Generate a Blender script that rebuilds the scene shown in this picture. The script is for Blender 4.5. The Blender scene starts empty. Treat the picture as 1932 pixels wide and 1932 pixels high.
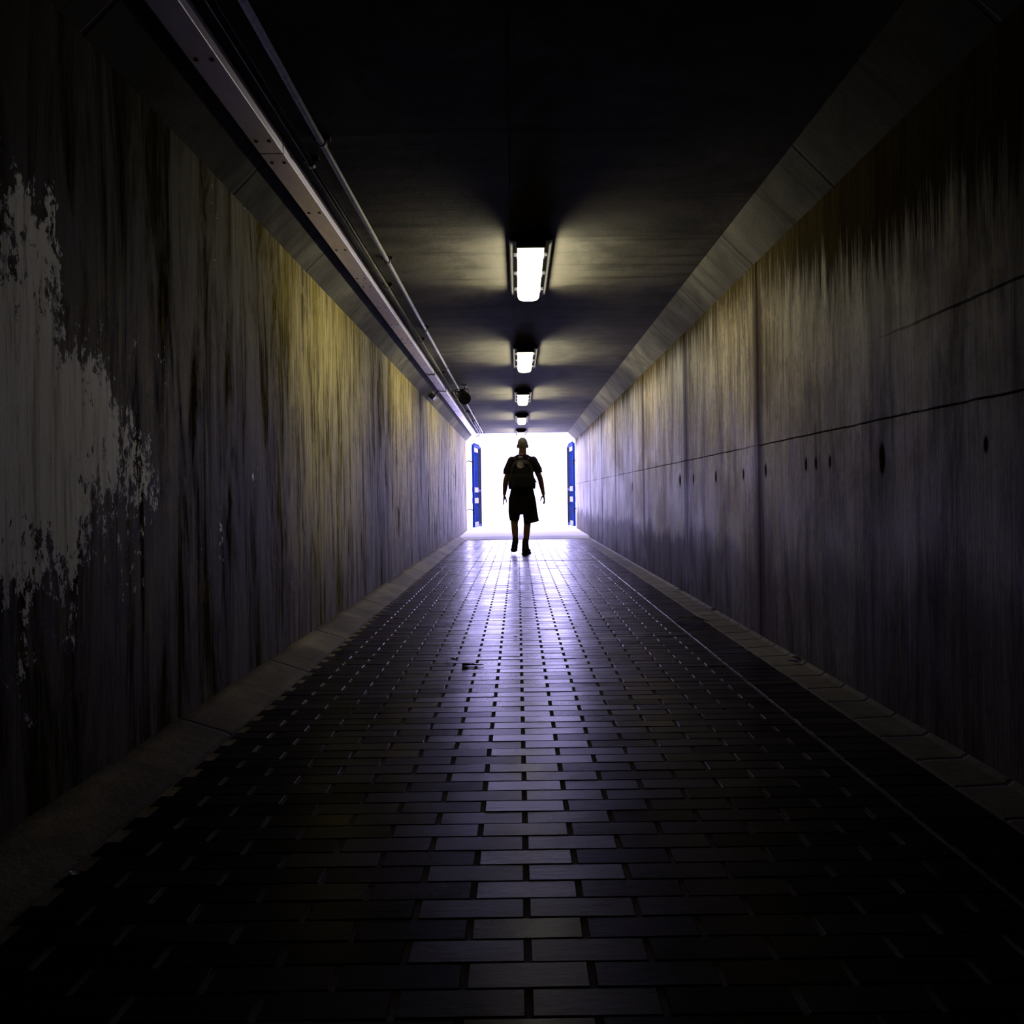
import bpy, bmesh, math, random
from mathutils import Vector, Matrix
random.seed(7)
PI = math.pi
sc = bpy.context.scene
COL = sc.collection

# ------------------------------------------------------------------ dimensions of the underpass (metres, camera end at y=0)
XL, XR = -1.277, 1.456            # wall faces
ZW, ZC = 2.26, 2.458              # wall top (start of chamfer), ceiling
CH = ZC - ZW                      # chamfer
Y0, Y1 = -9.0, 19.5               # tunnel back, tunnel mouth
XKL, ZKL = -1.082, 0.067          # left kerb foot, kerb height at the wall
XSR = 1.283                       # right edge of the brick paving
YS = 15.8                         # sill

# ------------------------------------------------------------------ node helpers
class NT:
    def __init__(s, name):
        s.m = bpy.data.materials.new(name); s.m.use_nodes = True
        s.t = s.m.node_tree; s.t.nodes.clear()
        s.out = s.t.nodes.new('ShaderNodeOutputMaterial')
        s.b = s.t.nodes.new('ShaderNodeBsdfPrincipled')
        s.t.links.new(s.b.outputs[0], s.out.inputs[0])
        s._pos = None
    def lk(s, inp, v):
        if isinstance(v, bpy.types.NodeSocket): s.t.links.new(v, inp)
        else:
            if hasattr(inp.default_value, '__len__') and not hasattr(v, '__len__'): v = (v, v, v, 1)[:len(inp.default_value)]
            if hasattr(inp.default_value, '__len__') and len(v) == 3 and len(inp.default_value) == 4: v = tuple(v) + (1,)
            inp.default_value = v
    def set(s, **k):
        for n, v in k.items(): s.lk(s.b.inputs[n.replace('_', ' ')], v)
        return s.m
    def M(s, op, a, b=0.0, c=None, clamp=False):
        n = s.t.nodes.new('ShaderNodeMath'); n.operation = op; n.use_clamp = clamp
        s.lk(n.inputs[0], a); s.lk(n.inputs[1], b)
        if c is not None: s.lk(n.inputs[2], c)
        return n.outputs[0]
    def pos(s):
        if s._pos is None:
            g = s.t.nodes.new('ShaderNodeTexCoord')
            x = s.t.nodes.new('ShaderNodeSeparateXYZ'); s.t.links.new(g.outputs['Object'], x.inputs[0])
            s._pos = (x.outputs[0], x.outputs[1], x.outputs[2], g.outputs['Object'])
        return s._pos
    def vec(s, x, y, z):
        n = s.t.nodes.new('ShaderNodeCombineXYZ')
        for i, v in enumerate((x, y, z)): s.lk(n.inputs[i], v)
        return n.outputs[0]
    def noise(s, sx=1, sy=1, sz=1, scale=1, detail=4, rough=.55, dist=0, off=0):
        mp = s.t.nodes.new('ShaderNodeMapping'); s.t.links.new(s.pos()[3], mp.inputs[0])
        mp.inputs['Scale'].default_value = (sx, sy, sz); mp.inputs['Location'].default_value = (off, off * 1.7, off * .6)
        n = s.t.nodes.new('ShaderNodeTexNoise'); s.t.links.new(mp.outputs[0], n.inputs['Vector'])
        n.inputs['Scale'].default_value = scale; n.inputs['Detail'].default_value = detail
        n.inputs['Roughness'].default_value = rough; n.inputs['Distortion'].default_value = dist
        return n.outputs[0]
    def rng(s, v, a, b, c=0., d=1., smooth=True):
        n = s.t.nodes.new('ShaderNodeMapRange'); n.interpolation_type = 'SMOOTHSTEP' if smooth else 'LINEAR'
        s.lk(n.inputs[0], v)
        for i, q in enumerate((a, b, c, d)): n.inputs[i + 1].default_value = q
        return n.outputs[0]
    def mix(s, f, a, b, mode='MIX'):
        n = s.t.nodes.new('ShaderNodeMix'); n.data_type = 'RGBA'; n.blend_type = mode
        s.lk(n.inputs[0], f); s.lk(n.inputs[6], a); s.lk(n.inputs[7], b)
        return n.outputs[2]
    def bump(s, h, strength=.4, dist=.01):
        n = s.t.nodes.new('ShaderNodeBump'); s.lk(n.inputs['Height'], h)
        n.inputs['Strength'].default_value = strength; n.inputs['Distance'].default_value = dist
        s.t.links.new(n.outputs[0], s.b.inputs['Normal'])
    def line(s, v, at, w):      # 1 on a line of half width w
        return s.rng(s.M('ABSOLUTE', s.M('SUBTRACT', v, at)), w * .5, w * 1.3, 1, 0)
    def blob(s, a, b, a0, b0, ra, rb, soft=.5, warp=None, k=.5):
        u = s.M('DIVIDE', s.M('SUBTRACT', a, a0), ra); v = s.M('DIVIDE', s.M('SUBTRACT', b, b0), rb)
        d = s.M('SQRT', s.M('ADD', s.M('MULTIPLY', u, u), s.M('MULTIPLY', v, v)))
        if warp is not None: d = s.M('ADD', d, s.M('MULTIPLY', s.M('SUBTRACT', warp, .5), k))
        return s.rng(d, 1 - soft, 1 + soft, 1, 0)
    def tint(s, c, k): return s.mix(1., c, k, 'MULTIPLY')
    def mx(s, a, b): return s.M('MAXIMUM', a, b)

def simple(name, col, rough=.6, metal=0., var=.0, scale=30, bump=0., spec=.5):
    n = NT(name); c = col
    if var:
        f = n.noise(scale=scale, detail=3)
        c = n.mix(n.rng(f, .3, .7), tuple(x * (1 - var) for x in col), tuple(min(1, x * (1 + var)) for x in col))
    if bump: n.bump(n.noise(scale=scale * 2, detail=3), bump, .003)
    return n.set(Base_Color=c, Roughness=rough, Metallic=metal, Specular_IOR_Level=spec)

# ------------------------------------------------------------------ materials of the setting
def wall_left_mat():
    n = NT('stained_plaster'); X, Y, Z, P = n.pos()
    st1 = n.noise(1, 6, .8, 1, 10, .74, .9, 3)          # broad runs
    st2 = n.noise(1, 30, 1.8, 1, 9, .74, .4, 11)       # fine runs
    bl = n.noise(1, 1.3, 1.3, 1.6, 6, .6, .4, 5)       # blotches
    gr = n.noise(1, 1, .62, 34, 7, .75, .3, 2)          # grit
    c = n.mix(n.rng(st1, .38, .60), (.026, .021, .012), (.215, .185, .115))
    c = n.mix(n.M('MULTIPLY', n.rng(st2, .49, .66), .85), c, (.44, .40, .30))
    c = n.mix(n.M('MULTIPLY', n.rng(bl, .52, .68), .8), c, (.060, .048, .024))
    c = n.mix(n.M('MULTIPLY', n.rng(n.noise(1, 14, 1.0, 1, 9, .72, .2, 21), .53, .62), .9), c, (.018, .014, .009))
    mo = n.noise(1, 3.2, 2.2, 2.2, 9, .74, .8, 61)
    c = n.mix(n.M('MULTIPLY', n.rng(mo, .54, .62), .55), c, (.030, .024, .014))
    c = n.mix(n.M('MULTIPLY', n.rng(mo, .46, .38), .40), c, (.33, .30, .22))
    # yellow-green algae under the chamfer
    al = n.M('MULTIPLY', n.rng(n.M('ADD', Z, n.M('MULTIPLY', st2, .5)), 1.75, 2.3), n.rng(bl, .35, .55))
    c = n.mix(n.M('MULTIPLY', al, .42), c, (.19, .165, .04))
    # lime wash-down, lamp pool and dark gaps between lamps, painted into the colour
    c = n.mix(n.M('MULTIPLY', n.M('MULTIPLY', n.blob(Y, Z, 5.45, 1.15, .95, 1.0, .6, st1, .8), n.rng(st2, .40, .60)), .75), c, (.52, .49, .37))
    bd = n.mx(n.blob(Y, Z, 7.3, 1.3, .55, 1.6, .7, st1, .9), n.mx(n.blob(Y, Z, 3.75, 1.2, .6, 1.2, .7, st1, .9), n.blob(Y, Z, 10.4, 1.2, .5, 1.6, .7, st1, .9)))
    c = n.mix(n.M('MULTIPLY', bd, .72), c, (.030, .024, .015))
    top_shade = n.rng(n.M('ADD', Z, n.M('ADD', n.M('MULTIPLY', n.M('SUBTRACT', st1, .5), 1.), n.rng(Y, 2.6, 4.6, .5, 0))), 1.85, 2.25)  # wall top darker near the camera: light falloff painted into the colour
    c = n.mix(n.M('MULTIPLY', top_shade, n.rng(Y, 2.6, 4.8, .9, .25)), c, (.022, .018, .012))
    c = n.tint(c, (.42, .39, .21))
    # remains of white paint, flaking
    fl = n.M('ADD', gr, n.M('ADD', n.M('MULTIPLY', n.M('SUBTRACT', bl, .5), .95), n.M('MULTIPLY', n.M('SUBTRACT', n.noise(1, 9, 1.1, 1, 8, .7, .3, 51), .5), .8)))
    mk = n.mx(n.blob(Y, Z, 2.03, 1.04, .55, .42, .75, bl, .6), n.M('MULTIPLY', n.blob(Y, Z, 2.06, 1.36, .15, .42, .6, st1, .8), .9))
    mk = n.mx(mk, n.M('MULTIPLY', n.blob(Y, Z, 2.70, 1.02, .28, .34, .8, bl, 1.), .40))
    mk = n.mx(mk, n.M('MULTIPLY', n.blob(Y, Z, 2.3, .55, .6, .35, .7, st1, 1.2), .36))
    pt = n.rng(n.M('ADD', fl, n.M('MULTIPLY', n.M('SUBTRACT', mk, .60), .58)), .475, .53)
    c = n.mix(n.M('MULTIPLY', pt, .9), c, n.mix(n.M('MULTIPLY', n.rng(st2, .48, .62), .8), (.88, .88, .88), (.40, .39, .35)))
    # darker, damp foot
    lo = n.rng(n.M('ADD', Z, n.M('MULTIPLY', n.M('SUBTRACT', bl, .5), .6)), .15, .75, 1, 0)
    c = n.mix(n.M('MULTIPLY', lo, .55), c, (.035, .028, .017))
    n.bump(n.M('ADD', n.M('ADD', n.M('MULTIPLY', st2, .5), n.M('MULTIPLY', gr, .35)), n.M('MULTIPLY', pt, .35)), .35, .008)
    return n.set(Base_Color=c, Roughness=.75, Specular_IOR_Level=n.rng(st1, .4, .6, .0, .07))

JOINTS = (3.115, 4.70, 6.71, 9.0, 11.57, 13.46, 15.6)
TIES = ((3.11, 1.01, .030, .075), (3.63, 1.02, .016, .035), (3.80, 1.02, .016, .035), (3.93, 1.02, .018, .04), (4.57, 1.01, .022, .045),
        (5.02, 1.00, .022, .04), (5.72, 1.0, .03, .05), (6.45, 1.0, .03, .05), (6.98, 1.0, .045, .065), (9.9, .98, .04, .06), (2.42, 1.02, .014, .03))
def wall_right_mat():
    n = NT('board_marked_concrete'); X, Y, Z, P = n.pos()
    st1 = n.noise(1, 5., .7, 1, 10, .74, .6, 9)
    st2 = n.noise(1, 34, 1.5, 1, 9, .74, .3, 31)
    bl = n.noise(1, 1.1, 1.2, 1.3, 6, .6, .4, 15)
    gr = n.noise(1, 1, .45, 42, 7, .75, .1, 4)
    c = n.mix(n.rng(st1, .33, .67), (.080, .066, .043), (.34, .305, .235))
    c = n.mix(n.M('MULTIPLY', n.rng(st2, .48, .66), .75), c, (.50, .46, .38))
    c = n.mix(n.M('MULTIPLY', n.rng(n.noise(1, 18, .9, 1, 9, .72, .2, 41), .53, .62), .85), c, (.035, .028, .017))
    c = n.mix(n.M('MULTIPLY', n.rng(bl, .5, .68), .55), c, (.105, .088, .055))
    mo = n.noise(1, 3.0, 2.0, 2.0, 9, .74, .8, 71)
    c = n.mix(n.M('MULTIPLY', n.rng(mo, .55, .63), .55), c, (.050, .040, .025))
    c = n.mix(n.M('MULTIPLY', n.rng(mo, .45, .37), .35), c, (.42, .38, .30))
    # black run-off below the chamfer; light falloff near the camera painted into it
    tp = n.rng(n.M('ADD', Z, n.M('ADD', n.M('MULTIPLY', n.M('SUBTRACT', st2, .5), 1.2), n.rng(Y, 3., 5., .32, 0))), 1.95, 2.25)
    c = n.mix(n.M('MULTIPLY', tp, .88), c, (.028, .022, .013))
    # damp foot, strongest towards the mouth
    lo = n.rng(n.M('ADD', Z, n.M('ADD', n.M('MULTIPLY', n.M('SUBTRACT', bl, .5), .7), n.M('MULTIPLY', n.M('SUBTRACT', st1, .5), .5))), .42, .60, 1, 0)
    lo = n.M('MULTIPLY', lo, n.rng(Y, 3, 8, .5, .88))
    c = n.mix(lo, c, (.050, .036, .021))
    c = n.mix(n.M('MULTIPLY', n.rng(gr, .50, .62), .5), c, (.035, .028, .017))
    # construction joints
    wob = n.M('MULTIPLY', n.M('SUBTRACT', n.noise(1, 6, 6, 1, 3, .6), .5), .012)
    jl = n.M('MULTIPLY', n.line(n.M('ADD', Z, wob), 1.165, .0045), n.rng(bl, .30, .50, .55, 1.))
    jl = n.mx(jl, n.M('MULTIPLY', n.line(n.M('ADD', Z, wob), 1.49, .005), n.rng(Y, 2.6, 3.4, .9, 0)))
    vj = None; halo = None
    for y in JOINTS:
        w = .011
        a = n.M('MULTIPLY', n.line(n.M('ADD', Y, wob), y, w * (1 + y * .3)), (.35 if y == 3.115 else 1.)); h = n.M('MULTIPLY', n.line(n.M('ADD', Y, n.M('MULTIPLY', n.M('SUBTRACT', bl, .5), .1)), y, .10), (.5 if y == 3.115 else 1.))
        vj = a if vj is None else n.mx(vj, a); halo = h if halo is None else n.mx(halo, h)
    c = n.mix(n.M('MULTIPLY', n.M('MULTIPLY', halo, n.rng(st2, .25, .42)), .92), c, (.045, .030, .013))
    rust = n.blob(Y, Z, 4.62, .28, .14, .48, .6, st2, .8)
    c = n.mix(n.M('MULTIPLY', rust, .75), c, (.060, .036, .012))
    tie = None
    for y, z, ry, rz in TIES:
        t = n.blob(Y, Z, y, z, ry, rz, .35, gr, .5); tie = t if tie is None else n.mx(tie, t)
    dk = n.mx(n.mx(jl, n.M('MULTIPLY', vj, .9)), tie)
    c = n.mix(n.M('MULTIPLY', dk, .92), c, (.012, .010, .008))
    c = n.tint(c, (.355, .325, .225))
    n.bump(n.M('SUBTRACT', n.M('ADD', n.M('MULTIPLY', st2, .6), n.M('MULTIPLY', gr, .2)), n.M('MULTIPLY', jl, 1.2)), .35, .008)
    return n.set(Base_Color=c, Roughness=n.rng(bl, .3, .7, .6, .75), Specular_IOR_Level=n.M('MULTIPLY', n.M('SUBTRACT', 1., n.mx(n.mx(dk, lo), n.mx(tp, n.M('MULTIPLY', halo, .7)))), n.rng(st1, .35, .62, .02, .12)))

def concrete(name, a, b, rough=.7, castx=False, joints=(), lj=None, spec=.04):
    n = NT(name); X, Y, Z, P = n.pos()
    bl = n.noise(1.4, 1.4, 1.4, 1.5, 7, .6, .5, 7); gr = n.noise(1, 1, 1, 45, 4, .7)
    c = n.mix(n.rng(bl, .32, .68), a, b)
    c = n.mix(n.M('MULTIPLY', n.rng(gr, .5, .7), .35), c, tuple(x * .4 for x in a))
    h = n.M('ADD', n.M('MULTIPLY', bl, .6), n.M('MULTIPLY', gr, .3))
    if castx:   # bands across the tunnel left by the shuttering
        bd = n.noise(.6, 6, .6, 1, 5, .65, .3, 13)
        c = n.mix(n.M('MULTIPLY', n.rng(bd, .5, .68), .6), c, tuple(x * .35 for x in a)); h = n.M('ADD', h, n.M('MULTIPLY', bd, .5))
    dk = None
    for y in joints:
        l = n.line(n.M('ADD', Y, n.M('MULTIPLY', n.M('SUBTRACT', bl, .5), .05)), y, .007 + .0012 * abs(y)); dk = l if dk is None else n.mx(dk, l)
    if lj is not None:
        l = n.line(X, lj, .008); dk = l if dk is None else n.mx(dk, l)
    if dk is not None:
        c = n.mix(n.M('MULTIPLY', dk, .85), c, (.010, .008, .006)); h = n.M('SUBTRACT', h, dk)
    n.bump(h, .45, .012)
    return n.set(Base_Color=c, Roughness=rough, Specular_IOR_Level=spec)

def brick_mat():
    n = NT('clay_paver'); X, Y, Z, P = n.pos()
    at = n.t.nodes.new('ShaderNodeAttribute'); at.attribute_name = 'tone'
    at2 = n.t.nodes.new('ShaderNodeAttribute'); at2.attribute_name = 'wear'; wear = at2.outputs['Fac']
    gr = n.noise(.35, 1, 1, 60, 5, .7); bl = n.noise(scale=2.2, detail=5)
    c = n.mix(at.outputs['Fac'], (.006, .004, .0033), (.018, .011, .008))
    c = n.mix(n.M('MULTIPLY', n.rng(gr, .5, .72), .5), c, (.022, .019, .015))
    c = n.mix(n.M('MULTIPLY', wear, .5), c, (.030, .027, .024))
    n.bump(gr, .22, .002)
    r = n.M('ADD', n.rng(bl, .3, .7, .24, .33), n.M('MULTIPLY', n.M('SUBTRACT', at.outputs['Fac'], .5), .12))
    return n.set(Base_Color=c, Roughness=r, Specular_IOR_Level=n.M('ADD', .02, n.M('MULTIPLY', wear, .14)))

def mortar_mat():
    n = NT('mortar'); gr = n.noise(scale=90, detail=4, rough=.7); bl = n.noise(scale=3.1, detail=3)
    c = n.mix(n.rng(bl, .35, .65), (.13, .105, .07), (.19, .17, .14))
    c = n.mix(n.M('MULTIPLY', n.rng(gr, .45, .7), .6), c, (.10, .08, .058))
    n.bump(gr, .5, .002)
    return n.set(Base_Color=c, Roughness=.95, Specular_IOR_Level=.03)

M = dict(
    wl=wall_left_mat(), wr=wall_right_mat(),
    ceil=concrete('ceiling_concrete', (.020, .0187, .0155), (.050, .0467, .0385), .9, True, (10.4, 13.4, 16.9), -.015),
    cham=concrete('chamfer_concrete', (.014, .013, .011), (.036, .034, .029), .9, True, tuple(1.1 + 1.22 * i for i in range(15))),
    kerb=concrete('kerb_mortar', (.06, .051, .031), (.155, .136, .092), .85, False, (2.9, 3.95, 4.85, 6.3, 8.7, 11.2, 13.6)),
    strip=concrete('gutter_concrete', (.05, .044, .032), (.105, .095, .075), .8, False, tuple(.9 + .235 * i for i in range(28))),
    pale=concrete('pale_paving', (.55, .55, .55), (.68, .68, .67), .7),
    sill=concrete('sill_concrete', (.40, .39, .40), (.52, .51, .52), .6),
    dark=concrete('unlit_concrete', (.06, .055, .045), (.10, .09, .075), .9),
    brick=brick_mat(), mortar=mortar_mat(),
    galv=None)

# ------------------------------------------------------------------ mesh helpers
def obj(name, bm, mat, parent=None, smooth=False, mats=None):
    bm.normal_update()
    me = bpy.data.meshes.new(name); bm.to_mesh(me); bm.free()
    for m in (mats or [mat]): me.materials.append(m)
    if smooth:
        for p in me.polygons: p.use_smooth = True
    o = bpy.data.objects.new(name, me); COL.objects.link(o)
    if parent: o.parent = parent
    return o
def tag(o, label, cat, group=None):
    o['label'] = label; o['category'] = cat
    if group: o['group'] = group
    return o
def thing(name, loc, label, cat, group=None, rz=0):
    o = bpy.data.objects.new(name, None); COL.objects.link(o); o.location = loc; o.rotation_euler = (0, 0, rz)
    o.empty_display_size = .1
    return tag(o, label, cat, group)
def struct(name, bm, mat, parent=None, smooth=False, mats=None):
    o = obj(name, bm, mat, parent, smooth, mats); o['kind'] = 'structure'; return o
def box(bm, x0, x1, y0, y1, z0, z1, bev=0., seg=2):
    b2 = bmesh.new()
    v = [b2.verts.new(p) for p in ((x0, y0, z0), (x1, y0, z0), (x1, y1, z0), (x0, y1, z0), (x0, y0, z1), (x1, y0, z1), (x1, y1, z1), (x0, y1, z1))]
    for f in ((3, 2, 1, 0), (4, 5, 6, 7), (0, 1, 5, 4), (1, 2, 6, 5), (2, 3, 7, 6), (3, 0, 4, 7)): b2.faces.new([v[i] for i in f])
    if bev: bmesh.ops.bevel(b2, geom=b2.edges[:], offset=bev, segments=seg, affect='EDGES', profile=.5)
    merge(bm, b2)
def merge(bm, b2, mat=None):
    if mat is not None: bmesh.ops.transform(b2, matrix=mat, verts=b2.verts[:])
    me = bpy.data.meshes.new('tmp'); b2.to_mesh(me); b2.free(); bm.from_mesh(me); bpy.data.meshes.remove(me)
def prism(bm, pts, y0, y1, ny=1):      # closed profile of (x,z) swept along y
    k = len(pts); rings = []
    for j in range(ny + 1):
        y = y0 + (y1 - y0) * j / ny
        rings.append([bm.verts.new((x, y, z)) for x, z in pts])
    for a, b in zip(rings, rings[1:]):
        for i in range(k): bm.faces.new((a[i], a[(i + 1) % k], b[(i + 1) % k], b[i]))
    bm.faces.new(rings[0][::-1]); bm.faces.new(rings[-1])
    bmesh.ops.recalc_face_normals(bm, faces=bm.faces[:])
def frame_of(d):
    d = d.normalized(); a = Vector((0, 0, 1)) if abs(d.z) < .9 else Vector((0, 1, 0))
    u = d.cross(a).normalized(); return u, d.cross(u).normalized()
def tube(bm, pts, r, seg=12, cap=True):
    pts = [Vector(p) for p in pts]; rings = []
    rr = r if hasattr(r, '__len__') else [r] * len(pts)
    u0 = None
    for i, p in enumerate(pts):
        d = (pts[min(i + 1, len(pts) - 1)] - pts[max(i - 1, 0)])
        if u0 is None: u, v = frame_of(d)
        else:
            dn = d.normalized(); u = (u0 - dn * u0.dot(dn)).normalized(); v = dn.cross(u)
        u0 = u
        rings.append([bm.verts.new(p + (u * math.cos(2 * PI * k / seg) + v * math.sin(2 * PI * k / seg)) * rr[i]) for k in range(seg)])
    for a, b in zip(rings, rings[1:]):
        for k in range(seg): bm.faces.new((a[k], a[(k + 1) % seg], b[(k + 1) % seg], b[k]))
    if cap: bm.faces.new(rings[0][::-1]); bm.faces.new(rings[-1])
    bmesh.ops.recalc_face_normals(bm, faces=bm.faces[:])
def capsule(bm, p0, r0, p1, r1, seg=16, fy=1.):
    """tapered capsule; fy squeezes it front-to-back"""
    p0, p1 = Vector(p0), Vector(p1); d = (p1 - p0)
    L = d.length; d.normalize(); pts = []; rad = []
    for i in range(7):
        a = PI / 2 * (1 - i / 6); pts.append(p0 - d * r0 * math.sin(a)); rad.append(max(r0 * math.cos(a), .0006))
    for i in range(7):
        a = PI / 2 * i / 6; pts.append(p1 + d * r1 * math.sin(a)); rad.append(max(r1 * math.cos(a), .0006))
    b2 = bmesh.new(); tube(b2, pts, rad, seg)
    if fy != 1.:
        c = (p0 + p1) / 2
        for v in b2.verts: v.co.y = c.y + (v.co.y - c.y) * fy + 0
    merge(bm, b2)
def ellipsoid(bm, c, rx, ry, rz, seg=20, rot=None):
    b2 = bmesh.new(); bmesh.ops.create_uvsphere(b2, u_segments=seg, v_segments=seg // 2 + 2, radius=1)
    m = Matrix.Translation(c) @ (rot.to_4x4() if rot else Matrix.Identity(4)) @ Matrix.Diagonal((rx, ry, rz, 1))
    merge(bm, b2, m)
def loft(bm, rings, seg=28, p=2.0):
    """closed stack of super-ellipses: (cx, cy, z, rx, ry)"""
    R = []
    for cx, cy, z, rx, ry in rings:
        r = []
        for k in range(seg):
            a = 2 * PI * k / seg; c, s = math.cos(a), math.sin(a)
            r.append(bm.verts.new((cx + rx * math.copysign(abs(c) ** (2 / p), c), cy + ry * math.copysign(abs(s) ** (2 / p), s), z)))
        R.append(r)
    for a, b in zip(R, R[1:]):
        for k in range(seg): bm.faces.new((a[k], a[(k + 1) % seg], b[(k + 1) % seg], b[k]))
    bm.faces.new(R[0][::-1]); bm.faces.new(R[-1])
    bmesh.ops.recalc_face_normals(bm, faces=bm.faces[:])
def fuse(name, bm, mat, parent, voxel=.006, smooth=4, subparts=None):
    """union of overlapping closed shapes as one continuous skin"""
    o = obj(name, bm, mat, parent)
    r = o.modifiers.new('r', 'REMESH'); r.mode = 'VOXEL'; r.voxel_size = voxel; r.use_smooth_shade = True
    s = o.modifiers.new('s', 'SMOOTH'); s.factor = .5; s.iterations = smooth
    dg = bpy.context.evaluated_depsgraph_get(); me = bpy.data.meshes.new_from_object(o.evaluated_get(dg))
    o.modifiers.clear(); old = o.data; o.data = me; bpy.data.meshes.remove(old); me.name = name
    if not me.materials: me.materials.append(mat)
    for p in me.polygons: p.use_smooth = True
    return o

# ------------------------------------------------------------------ the setting
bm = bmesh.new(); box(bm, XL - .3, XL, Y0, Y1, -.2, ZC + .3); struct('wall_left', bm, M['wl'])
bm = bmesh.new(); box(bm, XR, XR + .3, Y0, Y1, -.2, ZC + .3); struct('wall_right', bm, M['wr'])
bm = bmesh.new(); box(bm, XL - .3, XR + .3, Y0, Y1, ZC, ZC + .3); struct('ceiling', bm, M['ceil'])
bm = bmesh.new(); box(bm, XL - .3, XR + .3, Y0 - .3, Y0, -.2, ZC + .3); struct('wall_back', bm, M['dark'])
bm = bmesh.new(); prism(bm, [(XL - .01, ZW), (XL + CH, ZC + .01), (XL - .01, ZC + .01)], Y0, Y1 - .02); struct('trim_1', bm, M['cham'])
bm = bmesh.new(); prism(bm, [(XR + .01, ZW), (XR - CH, ZC + .01), (XR + .01, ZC + .01)], Y0, Y1 - .02); struct('trim_2', bm, M['cham'])

# brick floor: every paver with its own tilt and tone in one mesh over a mortar bed
def floor():
    bm = bmesh.new(); lay = bm.verts.layers.float.new('tone'); wl = bm.verts.layers.float.new('wear')
    def paver(x0, x1, y0, y1):
        t = random.random() ** 1.3; c = .0016; z = random.gauss(0, .0004)
        tx, ty = random.gauss(0, .003), random.gauss(0, .006)
        cx, cy = (x0 + x1) / 2, (y0 + y1) / 2
        def zz(x, y): return z + (x - cx) * tx + (y - cy) * ty
        j = lambda: random.gauss(0, .0006)
        o = [(x0 + j(), y0 + j()), (x1 + j(), y0 + j()), (x1 + j(), y1 + j()), (x0 + j(), y1 + j())]
        i = [(x0 + c, y0 + c), (x1 - c, y0 + c), (x1 - c, y1 - c), (x0 + c, y1 - c)]
        A = [bm.verts.new((x, y, -.012)) for x, y in o]
        B = [bm.verts.new((x, y, zz(x, y) - .0014)) for x, y in o]
        T = [bm.verts.new((x, y, zz(x, y))) for x, y in i]
        wr = min(1., max(0., 1.25 - abs(cx - .03) / .16) * .85 + random.random() * .22)
        for v in A + B + T: v[lay] = t; v[wl] = wr
        bm.faces.new(T)
        for k in range(4):
            q = (k + 1) % 4
            bm.faces.new((B[k], B[q], T[q], T[k])); bm.faces.new((A[k], A[q], B[q], B[k]))
    p, w, L = .078, .0733, .2220
    n = int((YS - .03 - 1.549) / p)
    for r in range(-110, n):
        y = 1.549 + r * p; y0, y1 = y + (p - w) / 2, y + (p + w) / 2
        if 10.46 < y < 10.53: continue                         # open drain slot across the paving
        off = .0 if r % 2 else .1175
        x = -1.0575 if off else -1.0575 + .0
        k = -5
        while True:
            a = .007 + off + k * .235 + (.235 - L) / 2; b = a + L; k += 1
            if a > 1.05: break
            a2, b2 = max(a, -1.078), min(b, 1.050)
            if b2 - a2 < .03: continue
            paver(a2, b2, y0, y1)
        paver(1.062, 1.277, y0, y1)                            # straight border course
    for f in bm.faces: f.material_index = 0
    k0 = len(bm.faces)
    box(bm, XL, XR, Y0, YS + .1, -.2, -.0028)
    bm.faces.ensure_lookup_table()
    for f in bm.faces[k0:]: f.material_index = 1
    return struct('floor', bm, None, mats=[M['brick'], M['mortar']])
floor()
# left kerb: a trowelled fillet against the wall
bm = bmesh.new()
pro = [(XL - .01, -.01), (XKL, -.01), (XKL + .002, .003), (XKL - .03, .018), (XKL - .09, .036), (XKL - .15, .055), (XL - .01, .070)]
ny = 240; rings = []
for j in range(ny + 1):
    y = Y0 + (Y1 - Y0) * j / ny
    wv = [0, .006 * math.sin(y * 2.1) + random.gauss(0, .0025), .005 * math.sin(y * 2.1), 0, 0, 0, 0]
    rings.append([bm.verts.new((x + w, y, z + (random.gauss(0, .0012) if i > 1 else 0))) for i, ((x, z), w) in enumerate(zip(pro, wv))])
for a, b in zip(rings, rings[1:]):
    for i in range(len(pro)): bm.faces.new((a[i], a[(i + 1) % len(pro)], b[(i + 1) % len(pro)], b[i]))
bm.faces.new(rings[0]); bm.faces.new(rings[-1]); bmesh.ops.recalc_face_normals(bm, faces=bm.faces[:])
struct('baseboard_left', bm, M['kerb'], smooth=True)
# right gutter strip
bm = bmesh.new(); prism(bm, [(XSR + .004, -.01), (XSR + .004, -.002), (XSR + .010, .001), (XR - .02, .005), (XR + .005, .022), (XR + .005, -.01)], Y0, YS, 40)
struct('baseboard_right', bm, M['strip'])
# sill and apron at the mouth
bm = bmesh.new()
b2 = bmesh.new(); prism(b2, [(YS, -.05), (YS + .004, .006), (YS + .30, .05), (Y1 - .05, .06), (Y1 - .05, -.05)], XL + .002, XR - .002)
for v in b2.verts: v.co.x, v.co.y = v.co.y, v.co.x
bmesh.ops.recalc_face_normals(b2, faces=b2.faces[:]); merge(bm, b2)
struct('trim_3', bm, M['sill'])
bm = bmesh.new(); box(bm, -40, 40, Y1 - .05, 90, -.3, .055); struct('ground', bm, M['pale'])

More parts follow.
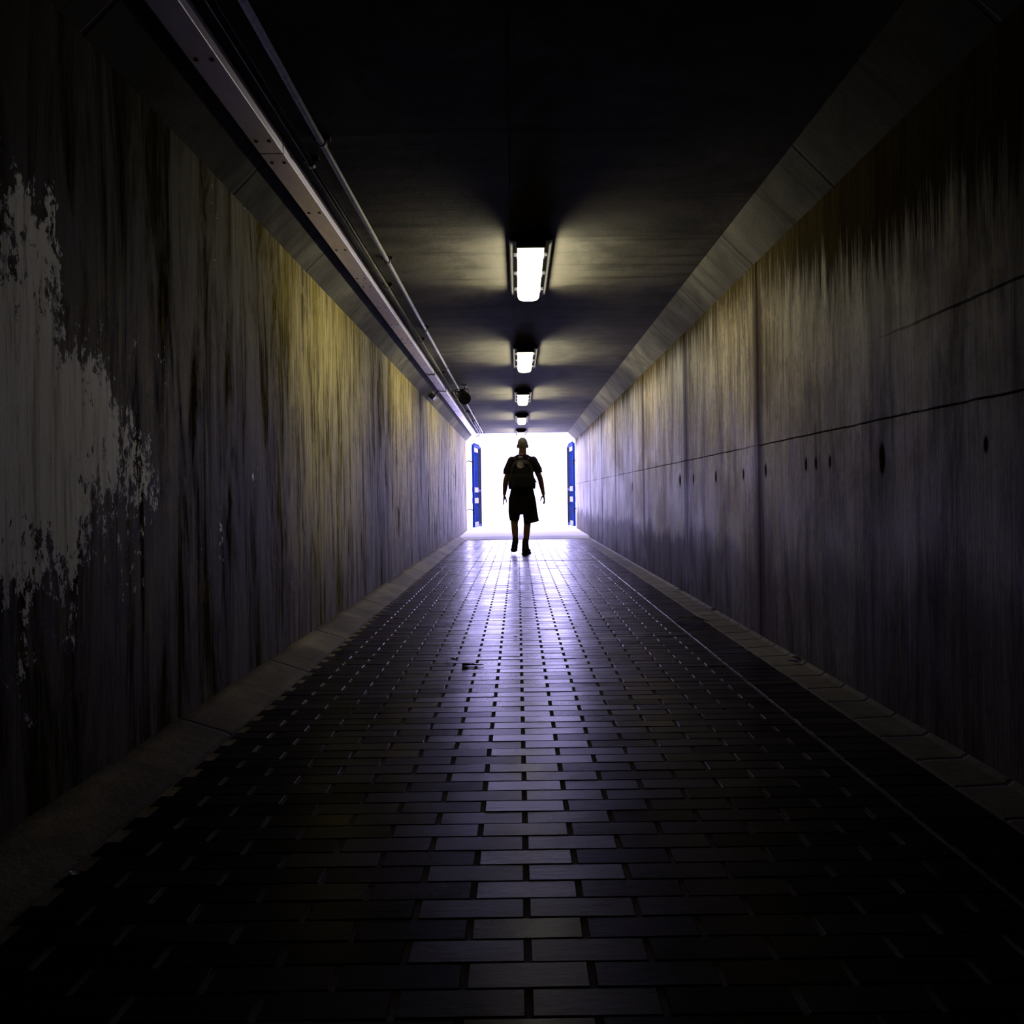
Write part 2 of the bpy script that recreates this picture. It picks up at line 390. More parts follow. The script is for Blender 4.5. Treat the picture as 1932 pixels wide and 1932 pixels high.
# ------------------------------------------------------------------ ceiling lights
gal = NT('pale_enamelled_steel'); g1 = gal.noise(2, .7, 2, 9, 4, .6)
M['galv'] = gal.set(Base_Color=gal.mix(gal.rng(g1, .35, .65), (.78, .75, .96), (.86, .83, 1.)), Roughness=.47, Metallic=1.)
M['housing'] = simple('black_fixture_housing', (.005, .005, .005), .8, 0, .3, 30, 0, .03)
M['clip'] = simple('stainless_clip', (.75, .73, .66), .35, .6)
M['black'] = simple('black_paint', (.006, .006, .007), .6, 0, .3, 30, 0, .15)
M['pvc'] = simple('grey_conduit', (.045, .043, .038), .6, 0, .25, 30, 0, .12)
M['screw'] = simple('dark_screw', (.02, .018, .016), .6, .3)
n = NT('lit_diffuser'); X, Y, Z, P = n.pos()
M['lens'] = n.set(Base_Color=(.8, .8, .76), Roughness=.4, Emission_Color=(1., .93, .70, 1), Emission_Strength=3.)

LX = .10; LL = 1.22
def lens_bm():
    """shallow ribbed tub, rounded in section and rounded off at the ends"""
    bm = bmesh.new(); R = []
    N = 44; ks = []
    for j in range(N + 1):
        s = j / N; e = min(s, 1 - s) * LL
        q = 1. if e > .07 else math.sqrt(max(0., 1 - (1 - e / .07) ** 2)) * .55 + .45
        ks.append((s * LL, q))
    for y, q in ks:
        r = []; hw, dp = .082 * (.72 + .28 * q), .062 * q
        for k in range(17):
            a = PI * k / 16; c, s = math.cos(a), math.sin(a)
            r.append(bm.verts.new((hw * math.copysign(abs(c) ** .55, c), y, -dp * abs(s) ** .55)))
        R.append(r)
    for a, b in zip(R, R[1:]):
        for k in range(16): bm.faces.new((a[k], b[k], b[k + 1], a[k + 1]))
        bm.faces.new((a[0], a[16], b[16], b[0]))
    bm.faces.new(R[0]); bm.faces.new(R[-1][::-1]); bmesh.ops.recalc_face_normals(bm, faces=bm.faces[:])
    return bm
def light_fixture():
    t = thing('batten_light', (LX, 0, ZC), '', 'light', 'lit batten lights along the ceiling')
    bm = bmesh.new(); prism(bm, [(-.10, 0), (-.128, -.036), (-.128, -.058), (.128, -.058), (.128, -.036), (.10, 0)], -.05, LL + .05)
    bmesh.ops.bevel(bm, geom=bm.edges[:], offset=.006, segments=2, affect='EDGES'); obj('housing', bm, M['housing'], t)
    d = obj('diffuser', lens_bm(), M['lens'], t, True); d.location = (0, 0, -.056); d['label'] = 'glowing white diffuser'
    for y in (-.03, LL + .03):
        bm = bmesh.new(); box(bm, -.088, .088, y - .022, y + .022, -.094, -.056, .008); obj('end_cap', bm, M['housing'], t)
    for s in (-1, 1):
        for f in (.17, .5, .83):
            bm = bmesh.new(); y = f * LL
            box(bm, min(s * .082, s * .106), max(s * .082, s * .106), y - .014, y + .014, -.072, -.046, .003)
            box(bm, min(s * .079, s * .088), max(s * .079, s * .088), y - .010, y + .010, -.088, -.060, .002)
            obj('clip', bm, M['clip'], t)
    return t
def copy_tree(o, parent=None):
    c = o.copy(); COL.objects.link(c)
    if parent: c.parent = parent
    for ch in list(o.children): copy_tree(ch, c)
    return c
lamp = light_fixture()
LAB = ['largest and nearest of the lit batten lights on the ceiling, in front',
       'second nearest lit batten light, just behind the largest one',
       'third lit batten light, level with the black spotlight',
       'small lit batten light, fourth from the front, just above the white mouth',
       'farthest batten light, right above the walking man\'s head at the mouth']
for i in range(5):
    t = lamp if i == 0 else copy_tree(lamp)
    t.location = (LX, 4.68 + i * 3.385, ZC); t['label'] = LAB[i]
    # the tube's light: thrown mostly out of the two long sides, less straight down, cut off towards the ends
    for nm, x, rx, sx, watt, spread in (('tube_glow_left', -.104, 91, .03, 34., 158), ('tube_glow_right', .104, -91, .03, 34., 158)):
        l = bpy.data.lights.new(nm, 'AREA'); l.shape = 'RECTANGLE'; l.size = sx; l.size_y = LL * .94; l.energy = watt; l.color = (1., .92, .63); l.spread = math.radians(spread)
        o = bpy.data.objects.new(nm, l); COL.objects.link(o); o.parent = t
        o.location = (x, LL / 2, -.088 if x else -.122); o.rotation_euler = (0, math.radians(rx), 0)

# ------------------------------------------------------------------ cable trunking and conduits
TX0, TX1, TZ0, TZ1 = -1.096, -.9975, 2.380, 2.440
tr = thing('cable_trunking', (0, 0, 0), 'long pale grey steel cable trunking under the left edge of the ceiling', 'cable trunking')
seg = 2.05; y = 5.43 - 5 * seg
while y < Y1 - .4:
    a, b = y + .004, min(y + seg - .004, Y1 - .25)
    bm = bmesh.new(); box(bm, TX0, TX1, a, b, TZ0 + .003, TZ1, .003, 1)
    box(bm, TX0 - .0015, TX1 + .0015, a, b, TZ0, TZ0 + .010, .002, 1)
    cv = obj('trunking_length', bm, M['galv'], tr)
    if y > -.1:
        for f in (.09, .705, 1.32, 1.93):
            for xx in (TX0 + .022, TX1 - .022):
                if y + f < b - .05:
                    bm = bmesh.new(); tube(bm, [(xx, y + f, TZ0 + .001), (xx, y + f, TZ0 - .0035)], .0085, 10); obj('screw', bm, M['screw'], cv)
    y += seg
for y in (1.9, 3.4, 5.0, 7.0, 9.15, 11.02, 13.2, 15.3, 17.4, 19.0):   # hangers to the ceiling
    bm = bmesh.new(); box(bm, TX0 + .02, TX1 - .01, y - .02, y + .02, TZ1 - .002, ZC + .002)
    obj('hanger_strap', bm, M['black'], tr)
for y in (9.51, 11.02):
    bm = bmesh.new(); prism(bm, [(TX0 - .006, TZ1), (TX0 - .006, TZ0 - .006), (TX1 + .006, TZ0 - .006), (TX1 + .006, ZC - .001), (TX1 + .0005, ZC - .001), (TX1 + .0005, TZ0 - .0005), (TX0 - .0005, TZ0 - .0005), (TX0 - .0005, TZ1)], y - .018, y + .018)
    obj('wrap_strap', bm, M['black'], tr)
def conduit(x, z, r, y0, y1, label, clips, end=None):
    pts = [(x, y0, z), (x, y1, z)]
    if end: pts += end
    bm = bmesh.new(); tube(bm, pts, r, 12); c = obj('conduit', bm, M['pvc'], None, True)
    tag(c, label, 'conduit', 'conduits beside the trunking')
    for y in clips:
        bm = bmesh.new(); tube(bm, [(x, y - .014, z), (x, y + .014, z)], r + .006, 12)
        box(bm, x - r - .022, x + r + .022, y - .012, y + .012, z + r * .6, ZC - .0004); obj('saddle_clip', bm, M['black'], c)
def uend(x, z, y, dx):
    return [(x + dx * (1 - math.cos(a)) / 2, y + .10 * math.sin(a), z - .05 * math.sin(a / 2)) for a in (.3, .7, 1.2, 1.7, 2.2, 2.7, 3.1)]
conduit(-.932, 2.428, .0135, Y0, 19.30, 'thin grey conduit running right beside the cable trunking', (3.6, 5.7, 7.7, 9.8, 12.1, 14.3, 16.4, 18.6), uend(-.932, 2.428, 19.30, -.075))
conduit(-.832, 2.430, .0140, Y0, 19.35, 'grey conduit on the ceiling, farthest to the right of the trunking', (3.4, 5.1, 7.2, 9.3, 11.6, 14.6, 17.0, 19.2), None)
conduit(-.882, 2.434, .0095, 13.9, 19.25, 'short thin conduit between the two long ones, near the mouth', (14.4, 16.0, 17.8, 19.1), None)

# spotlight on a yoke
sp = thing('spotlight', (-.76, 11.0, ZC), 'black cylindrical spotlight on a yoke hanging beside the trunking', 'spotlight')
bm = bmesh.new(); a, b = Vector((-.020, .16, -.112)), Vector((.036, -.12, -.205)); d = (b - a)
tube(bm, [a - d * .10, a - d * .06, a, a + d * .25, a + d * .55, a + d * .6, a + d * .95, b, b, a + d * .97], [.03, .062, .074, .078, .078, .086, .088, .088, .078, .074], 28); obj('lamp_body', bm, M['black'], sp, False)
bm = bmesh.new(); tube(bm, [a + d * .93, a + d * .96], .075, 24); obj('lens', bm, simple('dark_glass', (.01, .01, .012), .12), sp)
bm = bmesh.new(); tube(bm, [(-.095, .0, -.15), (-.100, .0, -.068), (-.092, 0, -.058), (.075, 0, -.058), (.085, 0, -.068), (.085, 0, -.15)], .006, 8); tube(bm, [(.03, 0, -.06), (.03, 0, -.01)], .008, 8); tube(bm, [(-.10, 0, -.15), (.09, 0, -.15)], .008, 8); obj('yoke', bm, M['black'], sp)
bm = bmesh.new(); box(bm, -.005, .065, -.035, .035, -.014, -.0004, .003); obj('mounting_plate', bm, M['black'], sp)
bm = bmesh.new(); tube(bm, [(-.02, .18, -.10), (-.07, .16, -.07), (-.13, .08, -.06), (-.15, -.02, -.10), (-.13, -.09, -.16), (-.085, -.06, -.19), (-.05, .02, -.175)], .008, 8); obj('cable', bm, M['black'], sp, True)
jb = thing('junction_box', (-1.21, 11.05, 2.325), 'small black junction box on the left chamfer under the trunking', 'junction box')
rot = Matrix.Rotation(math.radians(45), 4, 'Y')
b2 = bmesh.new(); box(b2, -.065, .065, -.10, .10, -.030, .03, .006); bm = bmesh.new(); merge(bm, b2, Matrix.Translation((.005, 0, -.0)) @ rot); obj('case', bm, M['black'], jb)
b2 = bmesh.new(); box(b2, -.069, .069, -.104, .104, -.038, -.028, .004); bm = bmesh.new(); merge(bm, b2, Matrix.Translation((.005, 0, -.0)) @ rot); obj('cover', bm, M['housing'], jb)
bm = bmesh.new(); tube(bm, [(.03, -.02, -.01), (.08, -.02, .035), (.115, -.02, .054)], .009, 8); obj('cable', bm, M['black'], jb, True)

# ------------------------------------------------------------------ the two open gates at the mouth
M['blue'] = simple('blue_gate_paint', (.0005, .0056, .042), .9, 0, .25, 12, 0, .03)
M['navy'] = simple('dark_gate_edge', (.001, .002, .005), .9, 0, .3, 12, 0, .05)
M['white'] = simple('pale_gate_band', (.070, .068, .075), .9, 0, .1, 30, 0, .05)
def gate(s, x, label, ang):
    """s=-1 left leaf, +1 right leaf; local x runs along the leaf away from the hinge, local z up"""
    t = thing('gate', (x, 20.0, .09), label, 'gate', 'open gate leaves', ang)
    W, H = 1.22, 2.14
    T = .030
    bm = bmesh.new(); box(bm, 0, .06, -T, T, 0, H, .006); obj('hinge_stile', bm, M['blue'], t)
    bm = bmesh.new(); box(bm, W - .07, W, -T, T, -.02, H - .02, .006); obj('lock_stile', bm, M['navy'], t)
    for z in (.0, H * .43, H - .06):
        bm = bmesh.new(); box(bm, .055, W - .065, -T * .8, T * .8, z, z + .06, .005); obj('rail', bm, M['blue'], t)
    for k in range(9):
        u = .13 + k * .115
        bm = bmesh.new(); tube(bm, [(u, 0, .03), (u, 0, H + (.05 if k % 2 else .03))], .016, 10); obj('bar', bm, M['navy'] if k > 5 else M['blue'], t)
    for z0, z1 in ((1.945, 2.06), (.90, 1.03), (.62, .76), (.02, .13)):
        bm = bmesh.new(); box(bm, .004, .62, -T - .006, T + .006, z0, z1, .003); q = obj('reflective_band', bm, M['white'], t); q['label'] = 'pale band'
    for z in (.42, 1.66):
        bm = bmesh.new(); tube(bm, [(-.012, 0, z - .08), (-.012, 0, z + .05)], .018, 12)
        tube(bm, [(-.012, 0, z + .02), (-.06, s * -.10, z + .05), (-.10, s * -.16, z + .02), (-.11, s * -.17, z - .06)], .012, 8); obj('hinge', bm, M['navy'], t)
    return t
gate(-1, -1.140, 'blue steel gate leaf with white bands standing open on the left of the mouth', math.radians(90 - 6.0))
gate(1, 1.450, 'blue steel gate leaf with white bands standing open on the right of the mouth', math.radians(90 + 3.4))

# ------------------------------------------------------------------ walking man, seen from behind
M['skin'] = simple('skin', (.30, .15, .10), .55, 0, .1, 40)
M['hair'] = simple('grey_hair', (.34, .325, .30), .7, 0, .45, 90, .5)
M['shirt'] = simple('plum_cotton', (.034, .011, .036), .9, 0, .25, 60, .3)
M['shorts'] = simple('black_shorts_cloth', (.006, .006, .009), .9, 0, .3, 60, .3)
M['boot'] = simple('black_boot_leather', (.014, .012, .012), .5, 0, .3, 60)
M['sole'] = simple('boot_rubber', (.02, .02, .02), .8)
M['sock'] = simple('dark_sock', (.03, .03, .035), .9)
M['pack'] = simple('navy_nylon', (.005, .006, .013), .6, 0, .3, 80, .3)
M['print'] = simple('white_print', (.92, .92, .95), .6)
M['eye'] = simple('eye_white', (.7, .7, .7), .3); M['iris'] = simple('dark_iris', (.03, .02, .015), .2)
man = thing('person', (0, 11.85, 0), 'man in plum t-shirt and black shorts walking away towards the bright mouth', 'person')
HX = .083
bm = bmesh.new()
# head, neck
ellipsoid(bm, (HX, .005, 1.665), .074, .094, .100); ellipsoid(bm, (HX, .045, 1.595), .056, .058, .072)
capsule(bm, (HX, -.015, 1.60), .054, (.078, -.04, 1.46), .062)
for s in (-1, 1):
    ellipsoid(bm, (HX + s * .078, -.002, 1.635), .011, .020, .034, 14)                        # ears
    ellipsoid(bm, (HX + s * .032, .088, 1.660), .026, .014, .010, 12)                         # brow
    ellipsoid(bm, (HX + s * .036, .078, 1.615), .024, .018, .020, 12)                         # cheek
capsule(bm, (HX, .092, 1.655), .009, (HX, .112, 1.618), .014, 12)                             # nose
ellipsoid(bm, (HX, .099, 1.591), .027, .012, .0065, 12); ellipsoid(bm, (HX, .098, 1.573), .024, .013, .0075, 12)   # lips
ellipsoid(bm, (HX, .080, 1.552), .024, .022, .018, 12)                                        # chin
# trunk
loft(bm, [(.066, .0, .84, .125, .095), (.066, 0, .92, .150, .105), (.066, .0, 1.02, .142, .098), (.068, -.005, 1.14, .148, .102), (.07, -.01, 1.28, .170, .112),
          (.072, -.015, 1.38, .160, .098), (.074, -.025, 1.44, .120, .078), (.076, -.03, 1.49, .07, .06)])
# legs
for hip, knee, calf, ank in (((-.015, 0, .88), (-.058, .02, .475), (-.052, -.075, .375), (-.044, -.185, .19)),
                             ((.145, 0, .88), (.139, .03, .46), (.130, .005, .36), (.107, -.045, .10))):
    capsule(bm, hip, .092, knee, .056); capsule(bm, knee, .054, calf, .051); capsule(bm, calf, .051, ank, .034)
# arms
def arm(sh, el, wr):
    capsule(bm, sh, .050, el, .041); e2 = tuple(el[i] * .7 + wr[i] * .3 for i in range(3)); capsule(bm, el, .040, e2, .041); capsule(bm, e2, .041, wr, .026)
arm((-.088, -.02, 1.398), (-.178, -.045, 1.115), (-.204, .03, .915)); arm((.243, -.02, 1.398), (.343, -.045, 1.140), (.390, .02, .905))
def hand(wr, s, palm, tips, thumb):
    """wr wrist, palm end = knuckle line centre, tips = list of 4 chains offsets; fingers curl forward and in"""
    w, p = Vector(wr), Vector(palm); d = (p - w).normalized()
    side = Vector((0, 1, 0)); side = (side - d * side.dot(d)).normalized()
    for k in range(4):
        q = (k - 1.5) * .0195
        capsule(bm, w + side * q * .5, .017, p + side * q, .0125, 10)
        L = (.062, .074, .079, .068)[k]; tx = tips[k]
        a = p + side * q; dd = (d + Vector((tx[0] * .4, tx[1] * .4, 0))).normalized(); b = a + dd * L * .5
        de = (d + Vector((tx[0], tx[1], 0))).normalized(); c = b + de * L * .32; df = (d + Vector((tx[0] * 1.7, tx[1] * 1.6, 0))).normalized()
        e = c + df * L * .28
        capsule(bm, a, .0104, b, .0098, 10); capsule(bm, b, .0098, c, .0092, 10); capsule(bm, c, .0092, e, .0082, 10)
    t0 = w + (p - w) * .32 + side * .018; pts = [t0] + [Vector(q) for q in thumb]
    for a, b, r in zip(pts, pts[1:], (.0135, .0115, .0095)): capsule(bm, a, r, b, r * .88, 10)
hand((-.204, .03, .915), -1, (-.214, .055, .828), [(.10, .1), (.06, .15), (.05, .2), (.10, .3)][::-1], [(-.186, .085, .855), (-.177, .100, .815), (-.176, .104, .785)])
hand((.390, .02, .905), 1, (.402, .045, .828), [(-.35, .1), (-.3, .15), (-.25, .2), (-.2, .3)][::-1], [(.366, .085, .858), (.352, .100, .828), (.348, .104, .800)])
body = fuse('body', bm, M['skin'], man, .0055, 4)
for s in (-1, 1):
    bm = bmesh.new(); ellipsoid(bm, (HX + s * .032, .0795, 1.643), .0135, .0125, .0085, 14); e = obj('eye', bm, M['eye'], man, True)
    bm = bmesh.new(); ellipsoid(bm, (HX + s * .032, .0900, 1.643), .0055, .0030, .0055, 12); obj('iris', bm, M['iris'], e, True)
# hair: short grey crop, a cap over the back and crown
bm = bmesh.new(); b2 = bmesh.new(); bmesh.ops.create_uvsphere(b2, u_segments=48, v_segments=32, radius=1)
dl = [v for v in b2.verts if v.co.z < -.62 + .55 * max(0, v.co.y) + (.55 if v.co.y > .55 else 0) or (abs(v.co.x) > .86 and v.co.z < -.02) or (v.co.y > .72 and v.co.z < .62)]
bmesh.ops.delete(b2, geom=dl, context='VERTS')
for v in b2.verts:
    k = 1 + random.gauss(0, .012) + (.05 * max(0, v.co.z - .6) if True else 0)
    v.co = Vector((HX + v.co.x * .0785 * k, .003 + v.co.y * .099 * k, 1.665 + v.co.z * .104 * k))
bmesh.ops.solidify(b2, geom=b2.faces[:], thickness=.008); merge(bm, b2)
h = obj('hair', bm, M['hair'], man, True)
# t-shirt
bm = bmesh.new()
loft(bm, [(.070, .0, .945, .168, .120), (.068, -.002, 1.0, .170, .122), (.068, -.005, 1.14, .165, .118), (.07, -.01, 1.28, .180, .125), (.072, -.015, 1.38, .190, .120),
          (.074, -.022, 1.445, .176, .100), (.076, -.03, 1.482, .128, .082), (.077, -.035, 1.512, .072, .066)])
capsule(bm, (-.085, -.02, 1.418), .064, (-.155, -.04, 1.262), .062); capsule(bm, (.240, -.02, 1.418), .064, (.310, -.04, 1.275), .064)
loft(bm, [(-.164, -.04, 1.215, .056, .066), (-.150, -.035, 1.27, .062, .068), (-.128, -.03, 1.34, .064, .068)], 20); loft(bm, [(.322, -.042, 1.232, .058, .066), (.305, -.036, 1.285, .062, .068), (.285, -.03, 1.35, .062, .068)], 20)
loft(bm, [(.235, -.005, 1.085, .060, .070), (.205, -.005, 1.16, .050, .08), (.19, -.01, 1.24, .04, .08)], 16)          # bunched hem over the right hip
loft(bm, [(-.085, -.005, 1.045, .052, .08), (-.08, -.005, 1.12, .045, .08), (-.07, -.01, 1.22, .04, .08)], 16)
shirt = fuse('t_shirt', bm, M['shirt'], man, .007, 3)
# shorts
bm = bmesh.new()
loft(bm, [(.064, 0, .60, .170, .105), (.064, 0, .74, .205, .135), (.066, 0, .86, .198, .135), (.066, 0, .95, .180, .122), (.067, 0, 1.0, .168, .115)])
loft(bm, [(-.056, .012, .508, .072, .088), (-.056, .01, .56, .082, .095), (-.056, .006, .64, .092, .105), (-.045, 0, .76, .100, .125), (-.03, 0, .86, .11, .125)], 24)
loft(bm, [(.206, .02, .468, .115, .100), (.200, .018, .54, .112, .104), (.188, .01, .64, .106, .11), (.172, 0, .76, .11, .125), (.155, 0, .86, .11, .125)], 24)
for v in bm.verts:
    if v.co.x > .10 and v.co.z < .53: v.co.z += (v.co.x - .2) * .22
# notch between the legs
shorts = fuse('shorts', bm, M['shorts'], man, .007, 2)
# boots and socks
def boot(an, heel, toe, sole_up, yaw):
    bm = bmesh.new(); an, heel, toe = Vector(an), Vector(heel), Vector(toe); up = Vector(sole_up)
    capsule(bm, an + Vector((0, 0, .0)), .047, heel + up * .045, .046); mid = heel.lerp(toe, .5)
    capsule(bm, heel + up * .042, .045, mid + up * .045, .045); capsule(bm, mid + up * .042, .046, toe + up * .036, .038)
    capsule(bm, an, .045, mid + up * .055, .042)
    b = fuse('boot', bm, M['boot'], man, .007, 3)
    bm = bmesh.new(); d = (toe - heel); L = d.length; d.normalize(); s = d.cross(up).normalized()
    for lo, hi in ((0, .020),):
        prof = [(-.055, .030), (-.045, .040), (.02, .044), (L * .5, .042), (L * .8, .052), (L + .02, .040), (L + .05, .018)]
        top = []; bot = []
        for sg in (1, -1):
            for u, w in (prof if sg == 1 else prof[::-1]):
                q = heel + d * u + s * w * sg; bot.append(bm.verts.new(q)); top.append(bm.verts.new(q + up * hi))
        k = len(top); bm.faces.new(bot); bm.faces.new(top[::-1])
        for i in range(k): bm.faces.new((bot[i], bot[(i + 1) % k], top[(i + 1) % k], top[i]))
    bmesh.ops.recalc_face_normals(bm, faces=bm.faces[:]); obj('sole', bm, M['sole'], b)
u = Vector((0, -.35, 1)).normalized()
boot((-.046, -.200, .205), (-.055, -.225, .118), (-.070, -.06, .050), Vector((0, .42, .90)).normalized(), 0)
boot((.104, -.050, .195), (.094, -.085, .0015), (.150, .115, .0015), (0, 0, 1), 0)
for a, b in (((-.046, -.195, .205), (-.045, -.165, .255)), ((.105, -.048, .185), (.108, -.040, .235))):
    bm = bmesh.new(); tube(bm, [Vector(a), Vector(a).lerp(Vector(b), .8), Vector(b)], [.044, .043, .040], 20); obj('sock', bm, M['sock'], man, True)
# white print below the collar: an arc with a dash over three short uprights
def flat(bm, x0, x1, z0, z1, y=0., t=.004): box(bm, x0, x1, y - t, y, z0, z1, .001, 1)
bm = bmesh.new()
tube(bm, [(-.030, 0, .012), (-.024, 0, .026), (-.008, 0, .034), (.008, 0, .032), (.014, 0, .022)], .0075, 8); tube(bm, [(.028, 0, .030), (.022, 0, .018)], .0075, 8)
for x in (-.028, -.004, .018): tube(bm, [(x, 0, -.004), (x - .003, 0, -.034)], .0072, 8)
tube(bm, [(-.028, 0, -.006), (-.010, 0, -.004), (.02, 0, -.006)], .0062, 8)
from mathutils.bvhtree import BVHTree
sh = bmesh.new(); sh.from_mesh(shirt.data); tree = BVHTree.FromBMesh(sh)
for v in bm.verts:
    x, z = v.co.x * .95 + .056, v.co.z * .95 + 1.484
    hit = tree.ray_cast(Vector((x, -1, z)), Vector((0, 1, 0)))[0]
    v.co = Vector((x, (hit.y if hit else -.10) - .003 + v.co.y * .4, z))
sh.free()
pr = obj('back_print', bm, M['print'], shirt); pr['label'] = 'white print at the back of the collar'

# ------------------------------------------------------------------ backpack
bp = thing('backpack', (.064, 11.70, .955), 'dark navy backpack with a round white badge on the walking man\'s back', 'backpack')
bm = bmesh.new()
loft(bm, [(0, -.075, .0, .150, .07), (0, -.08, .03, .172, .095), (0, -.085, .20, .178, .105), (0, -.08, .34, .165, .10), (0, -.07, .41, .135, .085), (0, -.06, .452, .085, .06), (0, -.055, .464, .03, .03)], 32, 2.8)
pk = fuse('main_compartment', bm, M['pack'], bp, .008, 2)
bm = bmesh.new(); loft(bm, [(0, -.165, .03, .125, .03), (0, -.178, .06, .14, .045), (0, -.178, .20, .14, .045), (0, -.17, .255, .12, .03)], 28, 3); fuse('front_pocket', bm, M['pack'], bp, .008, 2)
bm = bmesh.new(); tube(bm, [(-.13, -.168, .27), (-.11, -.178, .35), (-.06, -.160, .400), (0, -.150, .425), (.06, -.160, .400), (.11, -.178, .35), (.13, -.168, .27)], .005, 8); obj('zip', bm, M['black'], bp, True)
bm = bmesh.new(); tube(bm, [(-.04, -.05, .440), (-.035, -.065, .462), (0, -.072, .470), (.035, -.065, .462), (.04, -.05, .440)], .008, 8); obj('grab_handle', bm, M['pack'], bp, True)
bm = bmesh.new(); tube(bm, [(-.022, -.176, .383), (-.022, -.190, .385)], .051, 32); bd = obj('round_badge', bm, M['print'], bp); bd['label'] = 'round white badge'
bm = bmesh.new()
tube(bm, [(-.010, -.1895, .374), (.006, -.1895, .368), (.010, -.1895, .384), (.022, -.1895, .398)], .0045, 8); tube(bm, [(-.024, -.1895, .418), (-.010, -.1895, .420)], .003, 8)
tube(bm, [(-.002, -.1895, .386), (-.004, -.1895, .372), (.008, -.1895, .360)], .005, 8); obj('badge_mark', bm, simple('badge_grey', (.10, .10, .11), .6), bd)
for s in (-1, 1):
    bm = bmesh.new(); xx = s * .105
    P2 = [(xx * .9, .0, .43), (xx * 1.0, .050, .492), (xx * 1.05, .12, .508), (xx * 1.12, .20, .487), (xx * 1.25, .265, .43), (xx * 1.45, .27, .30), (xx * 1.72, .20, .17), (xx * 1.80, .08, .08), (xx * 1.5, -.01, .05)]
    tube(bm, P2, .018, 10); obj('shoulder_strap', bm, M['pack'], bp, True)
    bm = bmesh.new(); loft(bm, [(s * .176, -.07, .03, .022, .05), (s * .180, -.075, .10, .026, .055), (s * .178, -.07, .18, .02, .05)], 16); obj('side_pocket', bm, M['pack'], bp, True)

# ------------------------------------------------------------------ leaves and scraps on the floor
M['leaf'] = simple('damp_dead_leaf', (.020, .014, .008), .6, 0, .4, 60)
M['foil'] = simple('foil_scrap', (.8, .82, .9), .25, .9)
def leaf_bm(L, W, curl):
    bm = bmesh.new(); N = 8; a = []; b = []; m = []
    for i in range(N + 1):
        t = i / N; w = W * math.sin(PI * t ** .8) * .5 + .0008; z = .004 + curl * math.sin(PI * t) * L
        m.append(bm.verts.new((0, (t - .5) * L, z))); a.append(bm.verts.new((-w, (t - .5) * L, z + curl * w * 1.5))); b.append(bm.verts.new((w, (t - .5) * L, z + curl * w * 1.2)))
    for i in range(N):
        bm.faces.new((a[i], m[i], m[i + 1], a[i + 1])); bm.faces.new((m[i], b[i], b[i + 1], m[i + 1]))
    bmesh.ops.solidify(bm, geom=bm.faces[:], thickness=.0015)
    tube(bm, [(0, -L * .5, .004), (.004, -L * .62, .005), (.002, -L * .75, .004)], .0012, 6)
    return bm
LV = [(-.373, 4.185, .07, .035, .9, 'small dark leaf on the bricks, left of the twig'),
      (-.029, 4.84, .03, .025, .2, 'tiny dark leaf on the bright middle bricks'),
      (-.806, 7.20, .09, .05, 1.2, 'dark leaf on the paving near the left kerb'),
      (1.175, 5.30, .24, .11, 1.45, 'big dark damp leaf lying by the right gutter'),
      (1.10, 5.42, .12, .07, 1.1, 'dark leaf beside the big damp leaf, towards the middle'),
      (1.415, 6.95, .11, .06, 1.3, 'dark leaf in the gutter at the foot of the right wall'),
      (1.425, 5.80, .09, .05, .5, 'curled leaf in the gutter beyond the rust-stained joint'),
      (1.42, 4.05, .10, .05, .7, 'leaf in the gutter nearest the camera, at the right wall')]
for x, y, L, W, a, lab in LV:
    o = tag(obj('dead_leaf', leaf_bm(L, W, .10), M['leaf']), lab, 'leaf', 'dead leaves on the floor')
    o.location = (x, y, .008 if x > 1.3 else .002); o.rotation_euler = (0, 0, a)
bm = bmesh.new(); tube(bm, [(-.012, 0, .006), (.0, 0, .007), (.03, .006, .005), (.07, -.002, .005), (.10, .006, .004)], [.007, .009, .004, .003, .002], 8); tube(bm, [(.03, .006, .005), (.045, .026, .006)], .0022, 6)
o = tag(obj('twig', bm, M['leaf']), 'short forked twig lying on the bricks left of the middle', 'twig'); o.location = (-.29, 4.05, .002)
bm = bmesh.new(); N = 5
for i in range(N + 1):
    for j in range(3): bm.verts.new((i * .006 - .015, (j - 1) * .012, .006 + .006 * random.random()))
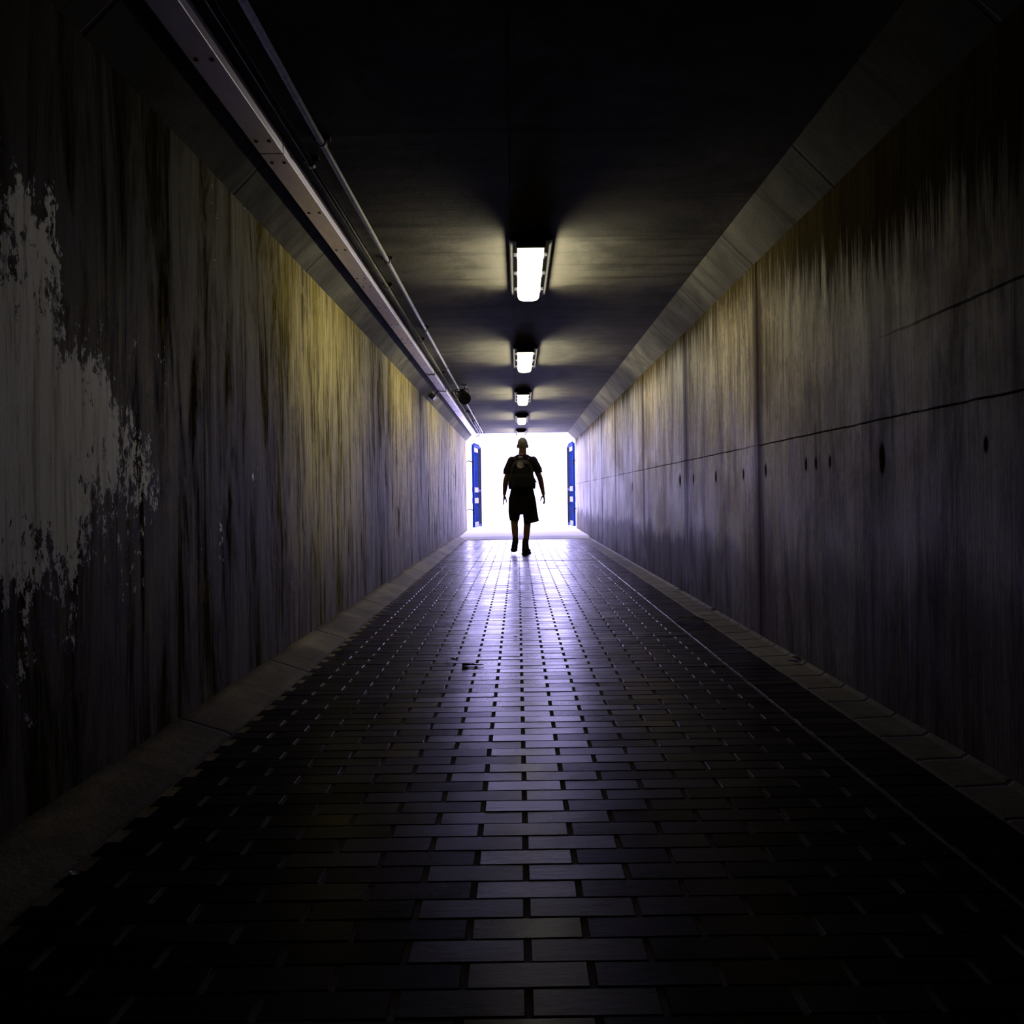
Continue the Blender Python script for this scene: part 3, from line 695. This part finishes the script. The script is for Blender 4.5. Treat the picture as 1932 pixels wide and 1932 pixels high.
bm.verts.ensure_lookup_table()
for i in range(N):
    for j in range(2): bm.faces.new([bm.verts[k] for k in (i * 3 + j, i * 3 + j + 1, i * 3 + j + 4, i * 3 + j + 3)])
bmesh.ops.solidify(bm, geom=bm.faces[:], thickness=.001)
o = tag(obj('foil_scrap', bm, M['foil']), 'tiny crumpled foil scrap at the foot of the left kerb, front', 'litter'); o.location = (-1.06, 1.83, 0); o.rotation_euler = (0, 0, .6)

# ------------------------------------------------------------------ light: overcast sky beyond the mouth (the lamps are the diffusers)
w = bpy.data.worlds.new('sky'); sc.world = w; w.use_nodes = True
bg = w.node_tree.nodes['Background']; bg.inputs[0].default_value = (.54, .49, 1.0, 1); bg.inputs[1].default_value = 39.
L = bpy.data.lights.new('mouth_portal', 'AREA'); L.shape = 'RECTANGLE'; L.size = 2.9; L.size_y = 2.6; L.cycles.is_portal = True
lo = bpy.data.objects.new('mouth_portal', L); COL.objects.link(lo); lo.location = ((XL + XR) / 2, Y1 + .02, ZC / 2); lo.rotation_euler = (-PI / 2, 0, 0)

# ------------------------------------------------------------------ camera
cam = bpy.data.cameras.new('camera'); co = bpy.data.objects.new('camera', cam); COL.objects.link(co)
cam.sensor_width = 36; cam.lens = 36 * 1470 / 1932; cam.clip_start = .05; cam.clip_end = 300
cam.shift_x = -11 / 1932; cam.shift_y = -30 / 1932
co.location = (0, 0, .88)
co.rotation_mode = 'QUATERNION'
co.rotation_quaternion = (Matrix.Rotation(math.radians(.8), 4, 'Y') @ Matrix.Rotation(PI / 2, 4, 'X')).to_quaternion()
sc.camera = co
sc.view_settings.view_transform = 'Standard'; sc.view_settings.look = 'None'; sc.view_settings.exposure = 0; sc.view_settings.gamma = 1
sc.view_settings.use_curve_mapping = False
cy = sc.cycles
cy.use_denoising = True; cy.use_adaptive_sampling = True; cy.adaptive_threshold = .02; cy.max_bounces = 7; cy.diffuse_bounces = 4; cy.glossy_bounces = 3
cy.sample_clamp_direct = 3.0; cy.sample_clamp_indirect = 6.
